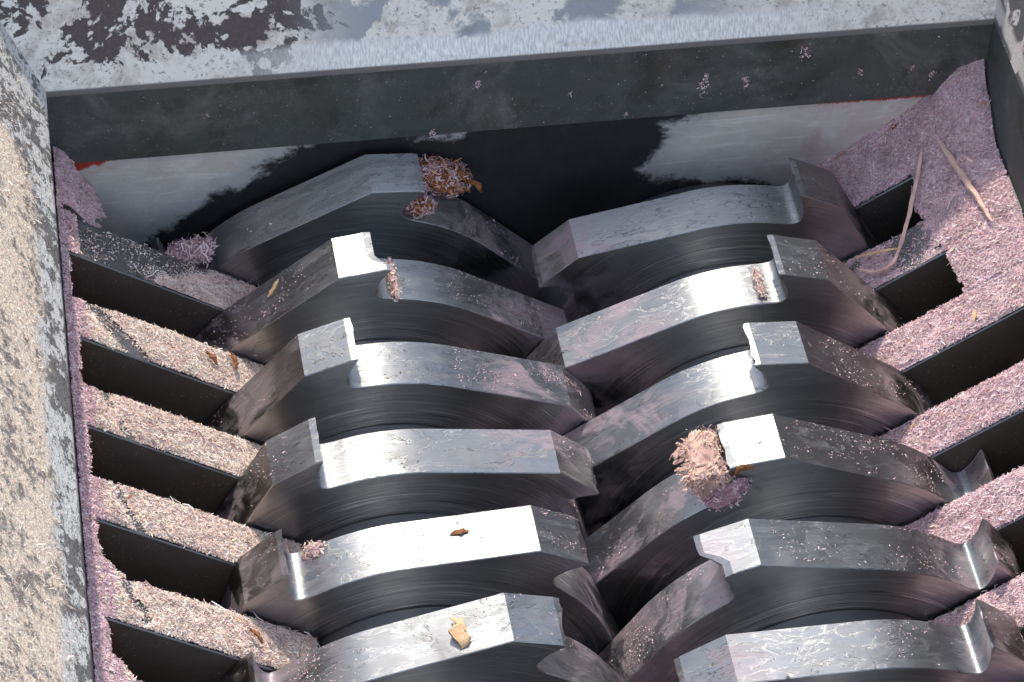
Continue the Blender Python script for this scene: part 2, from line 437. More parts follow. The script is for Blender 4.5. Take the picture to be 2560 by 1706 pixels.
comb_l = thing('stripper_comb', 'left steel stripper comb sloping down to the left cutters, fingers under cream sawdust', 'stripper comb', group='stripper combs beside the cutters')
comb_r = thing('stripper_comb', 'right steel stripper comb sloping down to the right cutters, fingers under mauve sawdust', 'stripper comb', group='stripper combs beside the cutters')
TIPX = {0: -1.485, 1: 1.475}
FING = {0: [], 1: []}
G = 0.012
for k in range(NK):
    FING[0].append((-k*P-T-G, -(k+1)*P+G))
FING[1].append((0.036, -OFF+G))
for k in range(NK): FING[1].append((-OFF-k*P-T-G, -OFF-(k+1)*P+G))
for side, cb in ((0, comb_l), (1, comb_r)):
    s = -1 if side == 0 else 1
    xi = 2.495*s; xo = 2.64*s
    for (y0, y1) in FING[side]:
        pr = [(xi-0.002*s, float(zc(side, xi))), (TIPX[side], float(zc(side, TIPX[side]))), (TIPX[side]-0.02*s*-1, float(zc(side, TIPX[side]))-0.42), (xi-0.002*s, float(zc(side, xi))-0.55)]
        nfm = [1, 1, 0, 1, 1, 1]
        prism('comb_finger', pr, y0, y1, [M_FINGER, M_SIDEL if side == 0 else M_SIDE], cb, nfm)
    pr = [(xo, float(zc(side, xo))), (xi, float(zc(side, xi))+0.001), (xi, float(zc(side, xi))-0.6), (xo, float(zc(side, xo))-0.6)]
    prism('comb_rail', pr, 0.02 if side else 0.06, -4.7, [M_FINGER, M_RED], cb, [0, 0, 0, 1, 0, 0], 0)

# ------------------------------------------------------------------ end wall, side walls, housing
ew = thing('end_wall', 'dark steel end wall of the cutting chamber with worn pale residue', 'machine wall')
def quad_slab(name, x0, x1, z0, z1, yoff0, yoff1, mat, parent, nx=1):
    """slab whose front follows the slightly skewed end wall; yoff0 front, yoff1 back offsets"""
    V = []
    for yo in (yoff0, yoff1):
        for x, z in ((x0, z0), (x1, z0), (x1, z1), (x0, z1)): V.append((x, YWALL(x)+yo, z))
    F = [(0, 1, 2, 3), (5, 4, 7, 6), (4, 0, 3, 7), (1, 5, 6, 2), (3, 2, 6, 7), (4, 5, 1, 0)]
    return mesh_obj(name, V, F, mat, parent, origin=((x0+x1)/2, YWALL(0), (z0+z1)/2))
def seg_sd(px, pz, poly):
    """signed distance to a closed polygon, positive inside"""
    poly = np.array(poly, float); d = np.full(len(px), 9.0); ins = np.zeros(len(px), bool)
    for i in range(len(poly)):
        a, b = poly[i], poly[(i+1) % len(poly)]; ab = b-a
        t = np.clip(((px-a[0])*ab[0]+(pz-a[1])*ab[1])/(ab@ab), 0, 1)
        d = np.minimum(d, np.hypot(px-a[0]-t*ab[0], pz-a[1]-t*ab[1]))
        c = (a[1] > pz) != (b[1] > pz)
        with np.errstate(divide='ignore', invalid='ignore'):
            xi = a[0]+(pz-a[1])*ab[0]/ab[1]
        ins ^= c & (px < xi)
    return np.where(ins, d, -d)

def mat_plate():
    N = Nodes('end_plate_residue'); g = N.gen(); p = N.sep(g)
    wm = N.n('ShaderNodeAttribute', attribute_name='pale').outputs['Fac']; rm = N.n('ShaderNodeAttribute', attribute_name='red').outputs['Fac']
    e1 = N.noise(g, 4.0, 7, 0.70, 0.8); e2 = N.noise(g, 16.0, 6, 0.72, 0.6); mid = N.noise(g, 7.0, 6, 0.7, 0.6); fine = N.noise(g, 45.0, 4, 0.7)
    sw = N.noise(g, 2.2, 6, 0.65, 1.5)
    str_ = N.noise(N.vec(N.math('MULTIPLY', p[0], 2.0), 0.0, N.math('MULTIPLY', p[2], 15.0)), 1.3, 5, 0.65, 0.9)
    edge = N.math('ADD', N.math('MULTIPLY', N.math('SUBTRACT', e1, 0.5), 0.26), N.math('MULTIPLY', N.math('SUBTRACT', e2, 0.5), 0.16))
    m = N.math('ADD', wm, edge)
    cover = N.step(m, -0.020, 0.050)
    thin = N.step(m, 0.02, 0.20)
    c = N.mix(mid, (0.020, 0.022, 0.024), (0.060, 0.063, 0.066))
    c = N.mix(N.step(fine, 0.70, 0.76, 0, 0.5), c, (0.30, 0.26, 0.25))
    pc = N.mix(mid, (0.48, 0.45, 0.42), (0.74, 0.71, 0.67))
    pc = N.mix(N.step(str_, 0.50, 0.68, 0, 0.6), pc, (0.82, 0.81, 0.79))
    pc = N.mix(N.step(sw, 0.50, 0.70, 0, 0.55), pc, (0.50, 0.36, 0.34))
    pc = N.mix(N.math('SUBTRACT', 0.55, N.math('MULTIPLY', thin, 0.55)), pc, (0.33, 0.36, 0.385))
    pc = N.mix(N.step(fine, 0.66, 0.76, 0, 0.6), pc, (0.16, 0.12, 0.11))
    c = N.mix(cover, c, pc)
    r_ = N.step(N.math('ADD', rm, N.math('MULTIPLY', edge, 0.30)), -0.006, 0.012)
    rs = N.math('MULTIPLY', N.step(N.math('ADD', rm, N.math('MULTIPLY', edge, 1.2)), -0.06, 0.02), N.step(str_, 0.46, 0.60, 0.0, 0.6))
    c = N.mix(rs, c, (0.45, 0.16, 0.14))
    c = N.mix(r_, c, N.mix(fine, (0.36, 0.03, 0.025), (0.52, 0.06, 0.045)))
    N.bump(N.math('ADD', N.math('MULTIPLY', cover, 0.8), N.math('ADD', N.math('MULTIPLY', mid, 0.4), N.math('MULTIPLY', fine, 0.3))), 0.5, 0.0015)
    return N.out(c, N.math('MULTIPLY', N.math('SUBTRACT', 1.0, cover), 0.45), N.mixf(cover, 0.48, 0.8), 0.35)

def lower_plate():
    nx, nz = 340, 110
    xs = np.linspace(-2.66, 2.60, nx+1); zs = np.linspace(-0.2, 1.30, nz+1)
    X, Z = np.meshgrid(xs, zs, indexing='ij'); Xf, Zf = X.ravel(), Z.ravel()
    V = np.stack([Xf, YWALL(Xf), Zf], 1)
    i, j = np.meshgrid(np.arange(nx), np.arange(nz), indexing='ij'); a = (i*(nz+1)+j).ravel()
    F = np.stack([a, a+nz+1, a+nz+2, a+1], 1)
    o = mesh_obj('lower_plate', V, F, mat_plate(), ew, origin=(0, YWALL(0), 0.55))
    polys = [[(-2.6, 1.4), (-1.14, 1.4), (-1.17, 1.26), (-1.336, 1.186), (-1.43, 1.091), (-1.524, 1.006), (-1.712, .915), (-1.854, .818), (-1.974, .701), (-2.058, .61), (-2.2, .4), (-2.6, .4)],
             [(.72, 1.215), (.90, 1.25), (1.1, 1.4), (2.7, 1.4), (2.7, .6), (1.622, .6), (1.45, .62), (1.164, .735), (.993, .738), (.893, .782), (.70, .771), (.626, .795), (.585, .882), (.684, 1.001), (.75, 1.09), (.709, 1.159)],
             [(-.66, 1.247), (-.50, 1.27), (-.32, 1.27), (-.38, 1.225), (-.60, 1.21)]]
    pale = np.max([seg_sd(Xf, Zf, q) for q in polys], 0)
    reds = [[(-2.6, 1.4), (-2.16, 1.4), (-2.18, 1.265), (-2.28, 1.235), (-2.36, 1.20), (-2.6, 1.18)], [(1.30, 1.4), (2.4, 1.4), (2.4, 1.235), (2.1, 1.243), (1.765, 1.248), (1.502, 1.262), (1.30, 1.277)]]
    red = np.max([seg_sd(Xf, Zf, q) for q in reds], 0)
    for nm, d in (('pale', pale), ('red', red)):
        at = o.data.attributes.new(nm, 'FLOAT', 'POINT'); at.data.foreach_set('value', np.clip(d, -.4, .4).astype(np.float32))
    quad_slab('backing_plate', -2.66, 2.60, -1.6, 1.30, 0.004, 0.08, M_PLATE, ew)
lower_plate()

# upper bar with a rounded worn upper lip that runs into the back hopper panel
BETA = math.radians(58.5)
def back_panel_profile():
    pts = [(0.0, 1.712)]
    r = 0.085; a_end = math.pi/2-BETA
    cy, cz_ = r, 1.725
    for a in np.linspace(0, a_end, 9): pts.append((cy-r*math.cos(a), cz_+r*math.sin(a)))
    return pts
bar = quad_slab('upper_bar', -2.53, 2.46, 1.28, 1.757, -0.022, 0.06, M_BAR, ew)

hop = thing('feed_hopper', 'sloping steel feed hopper caked with dust above the cutters', 'hopper')
def panel(name, edge0, edge1, outdir, beta, length, mat, lip=0.07, nu=60, v1=None):
    """sheet rising from the edge line (edge0->edge1) outwards; uv = metres along edge, up slope (units)"""
    e0, e1 = np.array(edge0, float), np.array(edge1, float); od = np.array(outdir, float)
    prof = []
    a_end = math.pi/2-beta; R = lip
    for a in np.linspace(0, a_end, 8): prof.append((R-R*math.cos(a), R*math.sin(a), R*a))
    lx, lz, ls = prof[-1]
    for t in np.linspace(0, 1, 14)[1:]: prof.append((lx+length*t*math.cos(beta), lz+length*t*math.sin(beta), ls+length*t))
    V = []; UVs = []; L_ = np.linalg.norm(e1-e0)
    th = 0.035
    for sgn in (0, 1):
        for i in range(nu+1):
            b = e0+(e1-e0)*i/nu
            for (o_, z_, s_) in prof:
                sh = np.array([od[0], od[1], 0])*o_+np.array([0, 0, z_])
                if sgn: sh = sh+np.array([od[0]*math.sin(beta), od[1]*math.sin(beta), -math.cos(beta)])*th
                V.append(b+sh); UVs.append((L_*i/nu, s_))
    m = len(prof); F = []; h = (nu+1)*m
    for i in range(nu):
        for j in range(m-1):
            a = i*m+j; F.append((a, a+m, a+m+1, a+1)); F.append((h+a, h+a+1, h+a+m+1, h+a+m))
    for i in range(nu):
        a = i*m; F.append((a, h+a, h+a+m, a+m)); a = i*m+m-1; F.append((a, a+m, h+a+m, h+a))
    for j in range(m-1):
        F.append((j, j+1, h+j+1, h+j)); a = nu*m+j; F.append((a, h+a, h+a+1, a+1))
    o = mesh_obj(name, V, F, mat, hop, 40, origin=tuple((e0+e1)/2), uvs=UVs)
    bm = bmesh.new(); bm.from_mesh(o.data); bmesh.ops.recalc_face_normals(bm, faces=bm.faces); bm.to_mesh(o.data); bm.free()
    return o

def mat_back():
    N = Nodes('back_panel_caked'); u = N.sep(N.uv()); x, v = N.math('SUBTRACT', u[0], 0.97), u[1]     # x 0..5 from the left corner
    uvv = N.uv()
    n1 = N.noise(uvv, 2.6, 8, 0.66, 0.5); n2 = N.noise(N.add(uvv, (7.0, 3.0, 1.0)), 2.2, 7, 0.62, 0.4)
    fine = N.noise(uvv, 42.0, 4, 0.7); mid = N.noise(uvv, 13.0, 5, 0.65, 0.3)
    brush = N.noise(N.vec(N.math('MULTIPLY', x, 100.0), N.math('MULTIPLY', v, 20.0), 0.0), 1.0, 3, 0.6)
    # dark bare patches, mostly on the left third
    leftw = N.step(x, 1.25, 1.75, 0.0, -0.16)
    dk = N.math('ADD', N.math('ADD', n1, N.math('MULTIPLY', N.math('SUBTRACT', mid, 0.5), 0.34)), leftw)
    dk = N.math('ADD', dk, N.step(v, 0.05, 0.20, -0.14, 0.0))
    dark = N.step(dk, 0.495, 0.515)
    white = N.mix(mid, (0.76, 0.72, 0.66), (0.93, 0.90, 0.85))
    white = N.mix(N.step(N.noise(uvv, 6.0, 7, 0.75, 0.5), 0.45, 0.68, 0, 0.8), white, (0.42, 0.36, 0.31))
    white = N.mix(N.step(N.math('ADD', N.math('MULTIPLY', fine, 0.7), N.math('MULTIPLY', mid, 0.3)), 0.53, 0.62, 0, 0.75), white, (0.18, 0.15, 0.14))
    darkc = N.mix(fine, (0.045, 0.042, 0.042), (0.16, 0.13, 0.125))
    # bare bluish metal in the middle
    bare = N.math('MULTIPLY', N.step(N.math('ADD', n2, N.math('MULTIPLY', N.math('SUBTRACT', mid, 0.5), 0.2)), 0.47, 0.53), N.math('MULTIPLY', N.step(x, 1.2, 1.7), N.step(x, 3.9, 3.2)))
    strip_edge = N.math('ADD', v, N.math('MULTIPLY', N.math('SUBTRACT', brush, 0.5), 0.03))
    strip = N.math('MULTIPLY', N.step(N.math('ADD', strip_edge, N.math('MULTIPLY', N.math('SUBTRACT', n1, 0.5), 0.16)), 0.20, 0.15), N.math('MULTIPLY', N.step(x, 0.6, 1.7), N.step(x, 4.4, 3.6)))
    strip = N.math('MULTIPLY', strip, N.step(N.noise(N.vec(N.math('MULTIPLY', x, 1.0), N.math('MULTIPLY', v, 6.0), 2.0), 2.0, 4), 0.30, 0.42))
    lipm = N.step(v, 0.040, 0.028)
    c = N.mix(dark, white, darkc)
    c = N.mix(bare, c, N.mix(fine, (0.30, 0.32, 0.35), (0.42, 0.44, 0.46)))
    c = N.mix(strip, c, N.mix(N.step(brush, 0.35, 0.65), (0.66, 0.66, 0.66), (0.96, 0.95, 0.93)))
    c = N.mix(lipm, c, N.mix(fine, (0.14, 0.135, 0.13), (0.22, 0.21, 0.205)))
    met = N.math('MAXIMUM', N.math('MULTIPLY', bare, 0.6), N.math('MULTIPLY', strip, 0.40))
    met = N.math('MULTIPLY', met, N.math('SUBTRACT', 1.0, lipm))
    ro = N.mixf(met, 0.85, 0.42)
    h = N.math('ADD', N.math('MULTIPLY', N.math('SUBTRACT', 1.0, dark), 0.6), N.math('ADD', N.math('MULTIPLY', fine, 0.35), N.math('MULTIPLY', brush, N.math('MULTIPLY', strip, 0.5))))
    N.bump(h, 0.5, 0.0015)
    return N.out(c, met, ro)

def mat_left():
    N = Nodes('left_panel_caked'); u = N.sep(N.uv()); v = u[1]; uvv = N.uv()
    n1 = N.noise(uvv, 3.0, 8, 0.72, 0.2); mid = N.noise(uvv, 14.0, 6, 0.72, 0.2); fine = N.noise(uvv, 50.0, 4, 0.7)
    crack = N.math('ABSOLUTE', N.math('SUBTRACT', N.noise(N.vec(N.math('MULTIPLY', u[0], 3.0), N.math('MULTIPLY', v, 9.0), 0.0), 2.4, 4, 0.6, 0.8), 0.5))
    crack = N.step(crack, 0.022, 0.008)
    paint = N.mix(mid, (0.46, 0.455, 0.44), (0.72, 0.71, 0.68))
    darkm = N.step(N.math('ADD', n1, N.math('MULTIPLY', N.math('SUBTRACT', mid, 0.5), 0.6)), 0.49, 0.53)
    paint = N.mix(N.math('MULTIPLY', darkm, 0.9), paint, N.mix(fine, (0.06, 0.062, 0.064), (0.17, 0.155, 0.15)))
    paint = N.mix(N.math('MULTIPLY', crack, 0.8), paint, (0.06, 0.06, 0.06))
    grain = N.noise(uvv, 130.0, 3, 0.7)
    cake = N.mix(N.step(N.math('ADD', N.math('MULTIPLY', fine, 0.4), N.math('MULTIPLY', grain, 0.6)), 0.36, 0.62), (0.34, 0.26, 0.215), (0.93, 0.81, 0.66))
    cake = N.mix(N.step(N.math('ADD', N.math('MULTIPLY', n1, 0.5), N.math('MULTIPLY', mid, 0.5)), 0.50, 0.58, 0, 0.9), cake, N.mix(fine, (0.08, 0.08, 0.082), (0.24, 0.22, 0.215)))
    wob = N.math('ADD', N.math('SUBTRACT', N.math('SUBTRACT', v, 0.05), N.step(u[0], 1.55, 0.85, 0.0, 0.6)), N.math('MULTIPLY', N.math('SUBTRACT', n1, 0.5), 0.55))
    c = N.mix(N.step(wob, 0.13, 0.22), paint, cake)
    N.bump(N.math('ADD', N.math('MULTIPLY', fine, 0.8), N.math('MULTIPLY', mid, 0.6)), 0.7, 0.002)
    return N.out(c, 0.0, 0.85, 0.25)

def mat_right():
    N = Nodes('right_panel_mottled'); u = N.sep(N.uv()); v = u[1]; uvv = N.uv()
    n1 = N.noise(N.vec(N.math('MULTIPLY', u[0], 1.0), N.math('MULTIPLY', v, 0.7), 0.0), 6.0, 7, 0.68, 0.6); fine = N.noise(uvv, 40.0, 4, 0.7)
    c = N.mix(fine, (0.06, 0.062, 0.064), (0.16, 0.155, 0.155))
    c = N.mix(N.step(n1, 0.53, 0.57), c, N.mix(fine, (0.45, 0.42, 0.41), (0.66, 0.62, 0.58)))
    c = N.mix(N.step(N.noise(uvv, 9.0, 5, 0.7), 0.60, 0.66, 0, 0.8), c, (0.50, 0.36, 0.38))
    band = N.math('MULTIPLY', N.step(v, 0.15, 0.10), N.step(v, 0.02, 0.05))
    c = N.mix(N.math('MULTIPLY', band, N.step(n1, 0.36, 0.46, 0, 0.9)), c, (0.55, 0.52, 0.49))
    N.bump(N.math('ADD', N.math('MULTIPLY', fine, 0.6), n1), 0.5, 0.002)
    return N.out(c, 0.0, 0.8, 0.3)

ZT = 1.757
panel('back_panel', (-3.5, YWALL(-3.5)-0.022, ZT), (3.1, YWALL(3.1)-0.022, ZT), (0, 1), BETA, 1.9, mat_back(), 0.085, 90)
LX = lambda y: -2.515+0.0163*y
panel('left_panel', (LX(0.75), 0.75, ZT+0.02), (LX(-5.6), -5.6, ZT+0.02), (-1, 0), BETA, 3.2, mat_left(), 0.06, 70)
panel('right_panel', (2.46, 1.0, ZT+0.02), (2.46, -5.6, ZT+0.02), (1, 0), math.radians(80), 3.0, mat_right(), 0.03, 60)  # steepness and unseen upper height shaped to shade the right comb

def sidewall(name, xf0, xf1, s, z0, z1, label):
    V = []
    for xo in (0.0, 0.06*s):
        V += [(xf0+xo, 0.10, z0), (xf1+xo, -5.6, z0), (xf1+xo, -5.6, z1), (xf0+xo, 0.10, z1)]
    F = [(0, 1, 2, 3), (4, 7, 6, 5), (0, 3, 7, 4), (1, 5, 6, 2), (3, 2, 6, 7), (0, 4, 5, 1)]
    o = mesh_obj(name, V, F, M_BAR, None, origin=(xf0, -2.7, (z0+z1)/2))
    bm = bmesh.new(); bm.from_mesh(o.data); bmesh.ops.recalc_face_normals(bm, faces=bm.faces); bm.to_mesh(o.data); bm.free()
    return tag(o, label, 'machine wall', 'side walls of the cutting chamber')
sidewall('side_wall', LX(0.1), LX(-5.6), -1, 1.12, ZT+0.022, 'narrow upright steel edge below the left hopper panel')
sidewall('side_wall', 2.46, 2.46, 1, 1.12, ZT+0.022, 'dark upright steel side wall at the right behind the mauve sawdust pile')
hb = mesh_obj('chamber_floor', [(-2.7, 0.2, -1.55), (2.7, 0.2, -1.55), (2.7, -5.6, -1.55), (-2.7, -5.6, -1.55), (-2.7, 0.2, -1.62), (2.7, 0.2, -1.62), (2.7, -5.6, -1.62), (-2.7, -5.6, -1.62)],
              [(3, 2, 1, 0), (4, 5, 6, 7), (0, 1, 5, 4), (2, 3, 7, 6), (1, 2, 6, 5), (3, 0, 4, 7)], M_DARK, None, origin=(0, -2.7, -1.58)); hb['kind'] = 'structure'  # unseen floor, added to keep sky light out from below
for nm, x0 in (('chamber_side', -2.66), ('chamber_side', 2.62)):
    o = mesh_obj(nm, [(x0, .2, -1.6), (x0+.05, .2, -1.6), (x0+.05, -5.6, -1.6), (x0, -5.6, -1.6), (x0, .2, 1.1), (x0+.05, .2, 1.1), (x0+.05, -5.6, 1.1), (x0, -5.6, 1.1)],
                 [(3, 2, 1, 0), (4, 5, 6, 7), (0, 1, 5, 4), (2, 3, 7, 6), (1, 2, 6, 5), (3, 0, 4, 7)], M_DARK, None, origin=(x0, -2.7, -0.2)); o['kind'] = 'structure'  # unseen lower sides, added with the floor to block sky light

# ------------------------------------------------------------------ sawdust
def fibres(pts, nrm, length, width, lr, tilt=0.45, pal=PAL_C, pp=PAL_P, lift=0.002, curl=0.5):
    N_ = len(pts)
    a = lr.normal(size=(N_, 3)); a -= nrm*np.sum(a*nrm, 1, keepdims=True); a /= np.linalg.norm(a, axis=1, keepdims=True)
    t = a+nrm*lr.normal(0.12, tilt, (N_, 1)); t /= np.linalg.norm(t, axis=1, keepdims=True)
    b = np.cross(t, nrm); b /= np.linalg.norm(b, axis=1, keepdims=True)+1e-9
    c = np.cross(b, t)
    ro = lr.normal(0, 0.7, (N_, 1)); wv = b*np.cos(ro)+c*np.sin(ro)
    L_ = length*lr.lognormal(0, 0.45, (N_, 1)); W_ = width*lr.lognormal(0, 0.4, (N_, 1))
    k = lr.normal(0, curl, (N_, 1))
    base = pts+nrm*lift+nrm*np.abs(L_*t*nrm).sum(1, keepdims=True)*0.5
    bend = (b*lr.normal(0, 1, (N_, 1))+c*np.abs(lr.normal(0, .8, (N_, 1))))*L_*0.25*k
    p0, p1, p2 = base-t*L_/2, base+bend, base+t*L_/2
    V = np.stack([p0-wv*W_*.35, p0+wv*W_*.35, p1-wv*W_/2, p1+wv*W_/2, p2-wv*W_*.25, p2+wv*W_*.25], 1).reshape(-1, 3)
    i = np.arange(N_)[:, None]*6
    F = np.concatenate([i+np.array([[0, 1, 3, 2]]), i+np.array([[2, 3, 5, 4]])], 0)
    ci = lr.choice(len(pal), N_, p=pp); col = pal[ci]*lr.normal(1, 0.10, (N_, 1)); col = np.clip(col, 0.02, 0.92)
    lo = fbm(pts*4.5+11.0, 71, 4)[:, None]; fi_ = fbm(pts*16.0+5.0, 72, 3)[:, None]
    col = col*(1+(lo-0.5)*np.array([[.08, .24, .22]])*np.array([[1, 1, 1]]))*(0.72+0.56*np.clip(fi_, 0, 1)); col = np.clip(col, 0.02, 0.95)
    return V, F, np.repeat(col, 6, 0)

class Pile:
    def __init__(s): s.V = []; s.F = []; s.C = []; s.n = 0
    def add(s, V, F, C):
        s.V.append(V); s.F.append(F+s.n); s.C.append(C); s.n += len(V)
    def build(s, name, mat=M_FIBRE, parent=None, origin=(0, 0, 0)):
        return mesh_obj(name, np.vstack(s.V), np.vstack(s.F), mat, parent, origin=origin, colors=np.vstack(s.C))

def interp(x, tab):
    xs, ys = zip(*tab); return np.interp(x, xs, ys)

def comb_field(side, X, Y):
    """returns mask (dust can lie), density 0..1, height above the comb plane"""
    n = len(X)
    s = -1 if side == 0 else 1
    D = (2.495-np.abs(X))                    # distance inwards from the rail edge
    onf = np.zeros(n, bool); fi = np.full(n, -1)
    fv = np.zeros(n)
    for i, (y0, y1) in enumerate(FING[side]):
        m = (Y <= y0-0.006) & (Y >= y1+0.006); onf |= m; fi[m] = i; fv[m] = (y0-Y[m])/(y0-y1)
    tipd = 2.495-abs(TIPX[side])
    pn = np.stack([X, Y], 1)
    nb = fbm(pn*3.1, 5+side, 5); nf = fbm(pn*9.0, 25+side, 4); ng = fbm(pn*22.0, 45+side, 3)
    onf &= D < tipd-0.01
    rail = D < 0.004
    # dust bridging the outer ends of the slots
    if side == 0:
        edge = 0.010+0.035*(ng-0.4)+0.03*(nf-0.5)
        edge = np.where(Y > -0.285, 0.20+0.16*(nf-0.5)+0.05*(ng-.5), edge)
        near = smooth(0.10, 0.0, np.abs(((-Y) % P)-(T+0.0)))  # near edge corners of slots
        edge = edge+np.where(Y < -2.3, near*0.10*nf*2, 0)
    else:
        edge = 0.06+0.10*(nf-0.5)+0.04*(ng-0.5)
        edge = np.where(Y > -0.62, 0.45+0.10*(nf-.5)+0.05*(ng-.5), np.where(Y > -1.25, 0.41+0.10*(nf-.5)+0.05*(ng-.5), edge))
    bridge = (~onf) & (D < edge)
    mask = onf | rail | bridge
    dn = np.full(n, 0.72)+0.9*(nb-0.5)+0.7*(nf-0.5)
    u = D/tipd
    if side == 0:
        f0 = fi == 0
        dn = np.where(f0, 0.02+0.55*(nf-0.42)+(0.58+0.3*(nf-0.5))*smooth(.44, .70, u+0.35*(nb-.5)+.2*(fv-.5)), dn)
        dn = np.where(fi == 1, dn+0.25-0.85*np.exp(-((u-0.20-0.25*(fv-.5))/0.10)**2)-0.35*smooth(.52, .66, nb), dn)
        dn = np.where(fi >= 2, dn+0.34-1.0*np.exp(-((u-0.16-0.12*(fv-.5))/0.055)**2)*smooth(.15, .5, nb+nf-0.5), dn)
        dn = np.where(D < 0.07, 0.85+0.3*(nf-.5), dn)
        dn = np.where(Y > -0.29, 0.65+0.5*(nf-.5), dn)
    else:
        dn = np.where(fi == 0, 0.95, dn)
        dn = np.where(fi == 1, np.where(u < 0.42, 0.85, 0.52+0.9*(nf-.5)-0.35*np.exp(-((u-0.55)/0.12)**2)), dn)
        dn = np.where(fi == 2, dn+0.10-0.6*np.exp(-((u-0.60)/0.10)**2)*smooth(.35, .6, nb), dn)
        dn = np.where(fi >= 3, dn+0.18, dn)
        dn = np.where(bridge, 0.95, dn)
    # thin strips of bare metal along the upper finger edge
    edgev = np.where(onf, np.minimum(fv, 1-fv), 1)
    dn = dn-0.5*smooth(0.05, 0.0, edgev)*(nf < 0.55)
    dn = np.clip(dn, 0, 1)
    h = dn*(0.006+0.030*np.clip(nb-0.25, 0, 1)+0.016*ng)
    h *= np.where(onf, 0.35+0.65*smooth(0, 0.16, edgev), 1)
    if side == 1:
        hw = interp(X, [(1.5, .06), (1.63, .13), (1.78, .145), (2.0, .18), (2.2, .21), (2.25, .27), (2.31, .33), (2.46, .29)])
        Ls = interp(X, [(1.5, .24), (2.0, .30), (2.2, .36), (2.46, .40)])
        dy = YWALL(X)-Y
        h = h+np.clip(hw*(1-dy/Ls), 0, 1)*(0.9+0.35*(nf-.5))
        h = h+0.03*smooth(0.5, 0.2, D)*np.exp(-(Y/1.1)**2)-0.03*smooth(.10, .03, D)
    else:
        dy = YWALL(X)-Y
        h = h+np.clip(0.13*(1-dy/0.5), 0, 1)*smooth(0.16, 0.02, D)
        h = h-np.where(bridge & (Y > -0.29), 0.55*np.clip(D-0.05, 0, 1), 0)
    h = h-np.where(bridge & (D > 0.01) & ~((side == 0) & (Y > -.29)), 0.25*np.clip(edge-D < 0.06, 0, 1)*(0.06-np.clip(edge-D, 0, .06)), 0)
    return mask, dn, h

def comb_dust(side, label):
    g = 0.0105
    x0, x1 = (-2.62, -1.49) if side == 0 else (1.48, 2.47)
    xs = np.arange(x0, x1, g); ys = np.arange(0.046, -4.1, -g)
    X, Y = np.meshgrid(xs, ys, indexing='ij'); sh = X.shape
    Xf, Yf = X.ravel(), Y.ravel()
    Yf = np.minimum(Yf, YWALL(Xf)-0.008)
    mask, dn, h = comb_field(side, Xf, Yf)
    lo, hi = (LX(Yf)+0.004, 9) if side == 0 else (-9, 2.452)
    okx = (Xf > lo) & (Xf < hi)
    Z = zc(side, Xf)+h+0.001
    V = np.stack([Xf, Yf, Z], 1)
    ok = (mask & okx & (dn > 0.30)).reshape(sh)
    fo = ok[:-1, :-1] & ok[1:, :-1] & ok[1:, 1:] & ok[:-1, 1:]
    ii, jj = np.nonzero(fo); nY = sh[1]
    a = ii*nY+jj; F = np.stack([a, a+1, a+nY+1, a+nY], 1)
    used = np.unique(F); re = np.full(len(V), -1); re[used] = np.arange(len(used))
    V = V[used]; F = re[F]
    lr = np.random.default_rng(50+side)
    cb = (np.array([.84, .66, .60]) if side == 0 else np.array([.60, .46, .49]))*(0.60+0.8*fbm(V[:, :2]*26, 9, 3))[:, None]
    if side == 0: cb = np.where(((V[:, 0] < -2.43) | (V[:, 1] > -0.29))[:, None], cb*np.array([.80, .76, .86]), cb)
    pile = Pile(); pile.add(V, F, cb)
    area = (x1-x0)*4.15
    nrm0 = np.array([0.568, 0, 0.823]) if side == 0 else np.array([-0.559, 0, 0.829])
    for dens, ln, wd, thr in ((80000, .0105, .0034, .0), (70000, .0060, .0030, .0), (900, .022, .0045, .3)):
        N_ = int(area*dens)
        px = lr.uniform(x0, x1, N_); py = lr.uniform(-4.1, 0.04, N_); py = np.minimum(py, YWALL(px)-0.006)
        m, d_, hh = comb_field(side, px, py)
        lo, hi = (LX(py)+0.006, 9) if side == 0 else (-9, 2.45)
        keep = m & (px > lo) & (px < hi) & (lr.uniform(0, 1, N_) < 0.05+0.95*np.clip(d_*1.25-0.1, 0, 1)**1.3) & (d_ > thr)
        pts = np.stack([px, py, zc(side, px)+hh], 1)[keep]
        nr = np.repeat(nrm0[None], len(pts), 0)+lr.normal(0, .2, (len(pts), 3)); nr /= np.linalg.norm(nr, axis=1, keepdims=True)
        if side == 0:      # the strip along the wall and the far corner hold the finer mauve dust
            mv = (pts[:, 0] < -2.43+0.05*(fbm(pts[:, :2]*12, 91, 3)-.5)) | (pts[:, 1] > -0.29)
            pile.add(*fibres(pts[mv], nr[mv], ln*.8, wd, lr, tilt=0.28, pal=PAL_M)); pts, nr = pts[~mv], nr[~mv]
        pile.add(*fibres(pts, nr, ln, wd, lr, tilt=0.28, pal=PAL_C if side == 0 else PAL_M))
    for N_, ln, wd, pl in ((1600, .022, .009, PAL_W), (600, .018, .008, PAL_R)):
        px = lr.uniform(x0, x1, N_); py = np.minimum(lr.uniform(-4.1, 0.04, N_), YWALL(px)-0.006)
        m, d_, hh = comb_field(side, px, py); lo, hi = (LX(py)+0.01, 9) if side == 0 else (-9, 2.44)
        cl = fbm(np.stack([px, py], 1)*5.0, 81, 3)
        keep = m & (px > lo) & (px < hi) & (d_ > .35) & (cl+lr.normal(0, .05, N_) > .52)
        pts = np.stack([px, py, zc(side, px)+hh], 1)[keep]
        pile.add(*fibres(pts, np.repeat(nrm0[None], len(pts), 0), ln, wd, lr, tilt=0.2, pal=pl))
    o = pile.build('sawdust', origin=(x0, 0, 1.0))
    return tag(o, label, 'sawdust', kind='stuff')
comb_dust(0, 'pink and cream sawdust lying along the left comb fingers')
comb_dust(1, 'mauve pink sawdust heaped in the right corner and on the right comb fingers')

